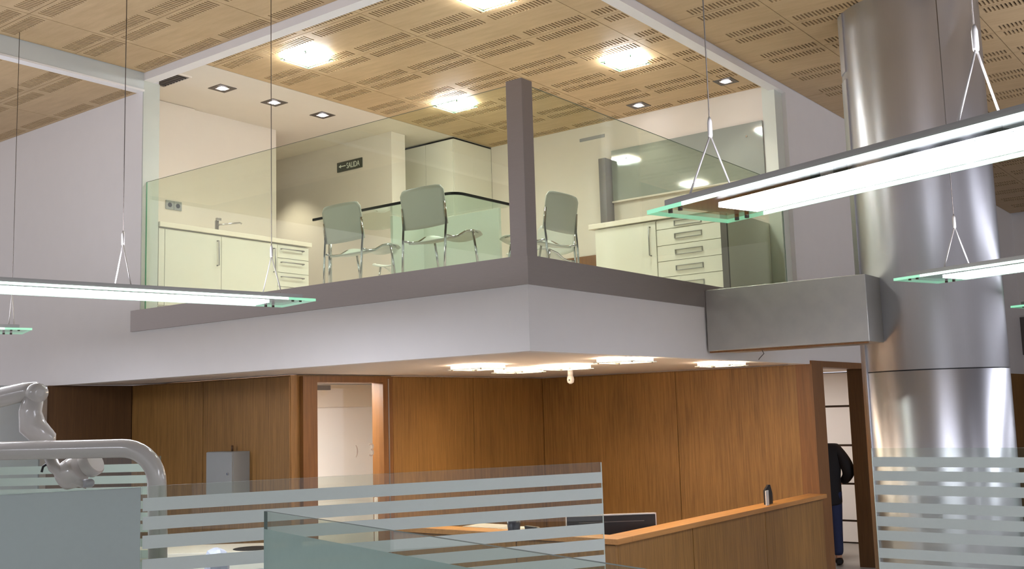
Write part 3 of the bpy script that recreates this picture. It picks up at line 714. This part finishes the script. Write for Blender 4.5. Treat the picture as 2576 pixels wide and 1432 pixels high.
Lp = math.hypot(pb[0]-pa[0], pb[1]-pa[1]); ux, uy = (pb[0]-pa[0])/Lp, (pb[1]-pa[1])/Lp
mid = (2.883+.045, 4.383+.095); e = (mid[0]-pa[0])*ux+(mid[1]-pa[1])*uy
p00 = (pa[0]-1.2*ux, pa[1]-1.2*uy); pm = (pa[0]+e*ux, pa[1]+e*uy)
partition('fully frosted glass partition in the lower left corner', p00, pm, 1.7, [(0, e+1.2, 'frosted')])
partition('long striped glass partition with bright right edge in front of the desk', (pm[0]+.004*ux, pm[1]+.004*uy), pb, 1.7, [(0, Lp-e, 'stripes')], 1, 2)
partition('near greenish glass partition crossing the bottom edge of the photo', (2.283, 2.783), (1.60, .58), 1.7, [(0, 2.306, 'below')], 1, 1, film_mat=FILMG)
partition('striped glass partition in front of the steel column', (6.785, 2.306), (6.784, .2), 1.7, [(0, 2.106, 'stripes')], 2, 1)
partition('distant striped glass partition behind the dental unit', (4.847, 7.157), (3.9, 8.75), 1.74, [(0, 1.85, 'stripes')], 1, 1)
partition('distant striped glass partition right of the column', (9.9, 2.0), (11.0, .9), 1.71, [(0, 1.55, 'stripes')], 1, 1)

# ------------------------------------------------------------------ dental unit behind the frosted partition
du = thing('dental_unit', 'white dental unit with curved tube arm at lower left', 'dental unit', (3.41, 4.97, 0))
pts = [(2.55, 5.99, 1.878), (2.826, 5.628, 1.873), (3.10, 5.27, 1.869), (3.22, 5.11, 1.868)]
for k in range(1, 10):
    a = R(90*k/9); c = Vector((3.22, 5.11, 1.868-.19)); h_ = Vector((3.388-3.22, 4.90-5.11, 0)).normalized()
    pts.append(tuple(c + .19*math.sin(a)*h_ + Vector((0, 0, .19*math.cos(a)))))
pts += [(pts[-1][0]+.01, pts[-1][1], 1.40), (pts[-1][0]+.02, pts[-1][1]+.01, .25)]
part('tube_arm', MB().tube(pts, .05, 18), UNITB, du, world=True)
part('base', MB().box(3.2, 3.6, 4.75, 5.2, 0, .26), UNITB, du, world=True, bevel=.05)
part('upper_link', MB().tube([(2.55, 6.32, 2.031), (2.808, 5.98, 2.125), (3.0, 5.71, 2.192), (3.042, 5.658, 2.198)], [.064, .06, .052, .046], 16), UNITB, du, world=True)
el_ = part('elbow', MB().lathe([(.02, -.055), (.052, -.05), (.058, 0), (.052, .05), (.02, .055)], (3.032, 5.668, 2.182), 'y', 20), UNITB, du, world=True)
part('lower_link', MB().tube([(3.032, 5.673, 2.177), (3.02, 5.69, 2.083), (3.03, 5.685, 2.0), (3.08, 5.64, 1.927), (3.10, 5.66, 1.84)], [.052, .06, .072, .064, .05], 16), UNITB, du, world=True)
lh = thing('dental_lamp', 'white round dental operating lamp under the tube arm', 'lamp', (3.235, 5.586, 1.713))
part('bracket', MB().tube([(3.124, 5.675, 1.845), (3.141, 5.641, 1.768), (3.18, 5.586, 1.707), (3.262, 5.509, 1.663)], [.032, .034, .028, .022], 12), UNITB, lh, world=True)
hd = part('head', MB().lathe([(.03, -.085), (.07, -.07), (.085, -.02), (.085, .03), (.07, .05)], n=28), UNITB, lh, loc=(-.005, .015, .02)); hd.rotation_euler = (R(12), R(62), R(-52))
rg = part('reflector_ring', MB().lathe([(.072, 0), (.078, .01), (.078, .055), (.068, .065)], n=28), UNITB, lh, loc=(.045, -.035, .055)); rg.rotation_euler = (R(12), R(62), R(-52))
part('knob', MB().lathe([(.020, -.03), (.024, -.02), (.024, .02), (.018, .03)], (.03, -.08, -.04), 'x', 16), UNITG, lh)
part('trigger', MB().tube([(-.10, .08, .09), (-.13, .11, .06), (-.135, .115, .03)], .007, 8), BLACK, lh)
part('mount', MB().tube([(-.10, .09, .10), (-.11, .11, .20)], .02, 10), UNITB, lh)
hr = thing('dental_chair', 'pale dental chair headrest above the bottom edge', 'dental chair', (3.96, 5.28, 0), R(-30))
part('headrest', MB().box(-.06, .07, -.115, .115, .98, 1.245), plain('headrest_blue', (206, 210, 232), .4), hr, bevel=.055)
part('backrest', MB().box(-.10, .06, -.22, .22, .45, 1.0), plain('upholstery', (196, 200, 214), .4), hr, bevel=.05)
part('seat', MB().box(-.1, .9, -.25, .25, .42, .52), MATS['upholstery'], hr, bevel=.04); part('pedestal', MB().box(.1, .7, -.2, .2, 0, .42), UNIT, hr, bevel=.03)
wc = thing('wash_cabinet', 'beige cabinet with inset basin behind striped partition, lower left', 'cabinet', (5.2, 7.0, 0), R(-53))
part('carcass', MB().box(-.75, .75, -.05, .45, 0, .94), LACQ, wc)
part('worktop', MB().box(-.78, .78, -.08, .46, .94, .985), TOPW, wc, bevel=.004)
part('basin', MB().lathe([(.14, .984), (.15, .987), (.12, .9875)], (.30, .10, 0), n=24), BLACK, wc)
part('door', MB().box(-.74, -.01, -.065, -.05, .06, .92), LACQ, wc); part('door', MB().box(.01, .74, -.065, -.05, .06, .92), LACQ, wc)
ja = tag(part('specimen_jar', MB().lathe([(.05, 0), (.055, .01), (.055, .10), (.04, .12), (.04, .14)], (5.62, 6.50, .985), n=16), DGREY), 'small dark jar on the beige wash cabinet', 'jar')
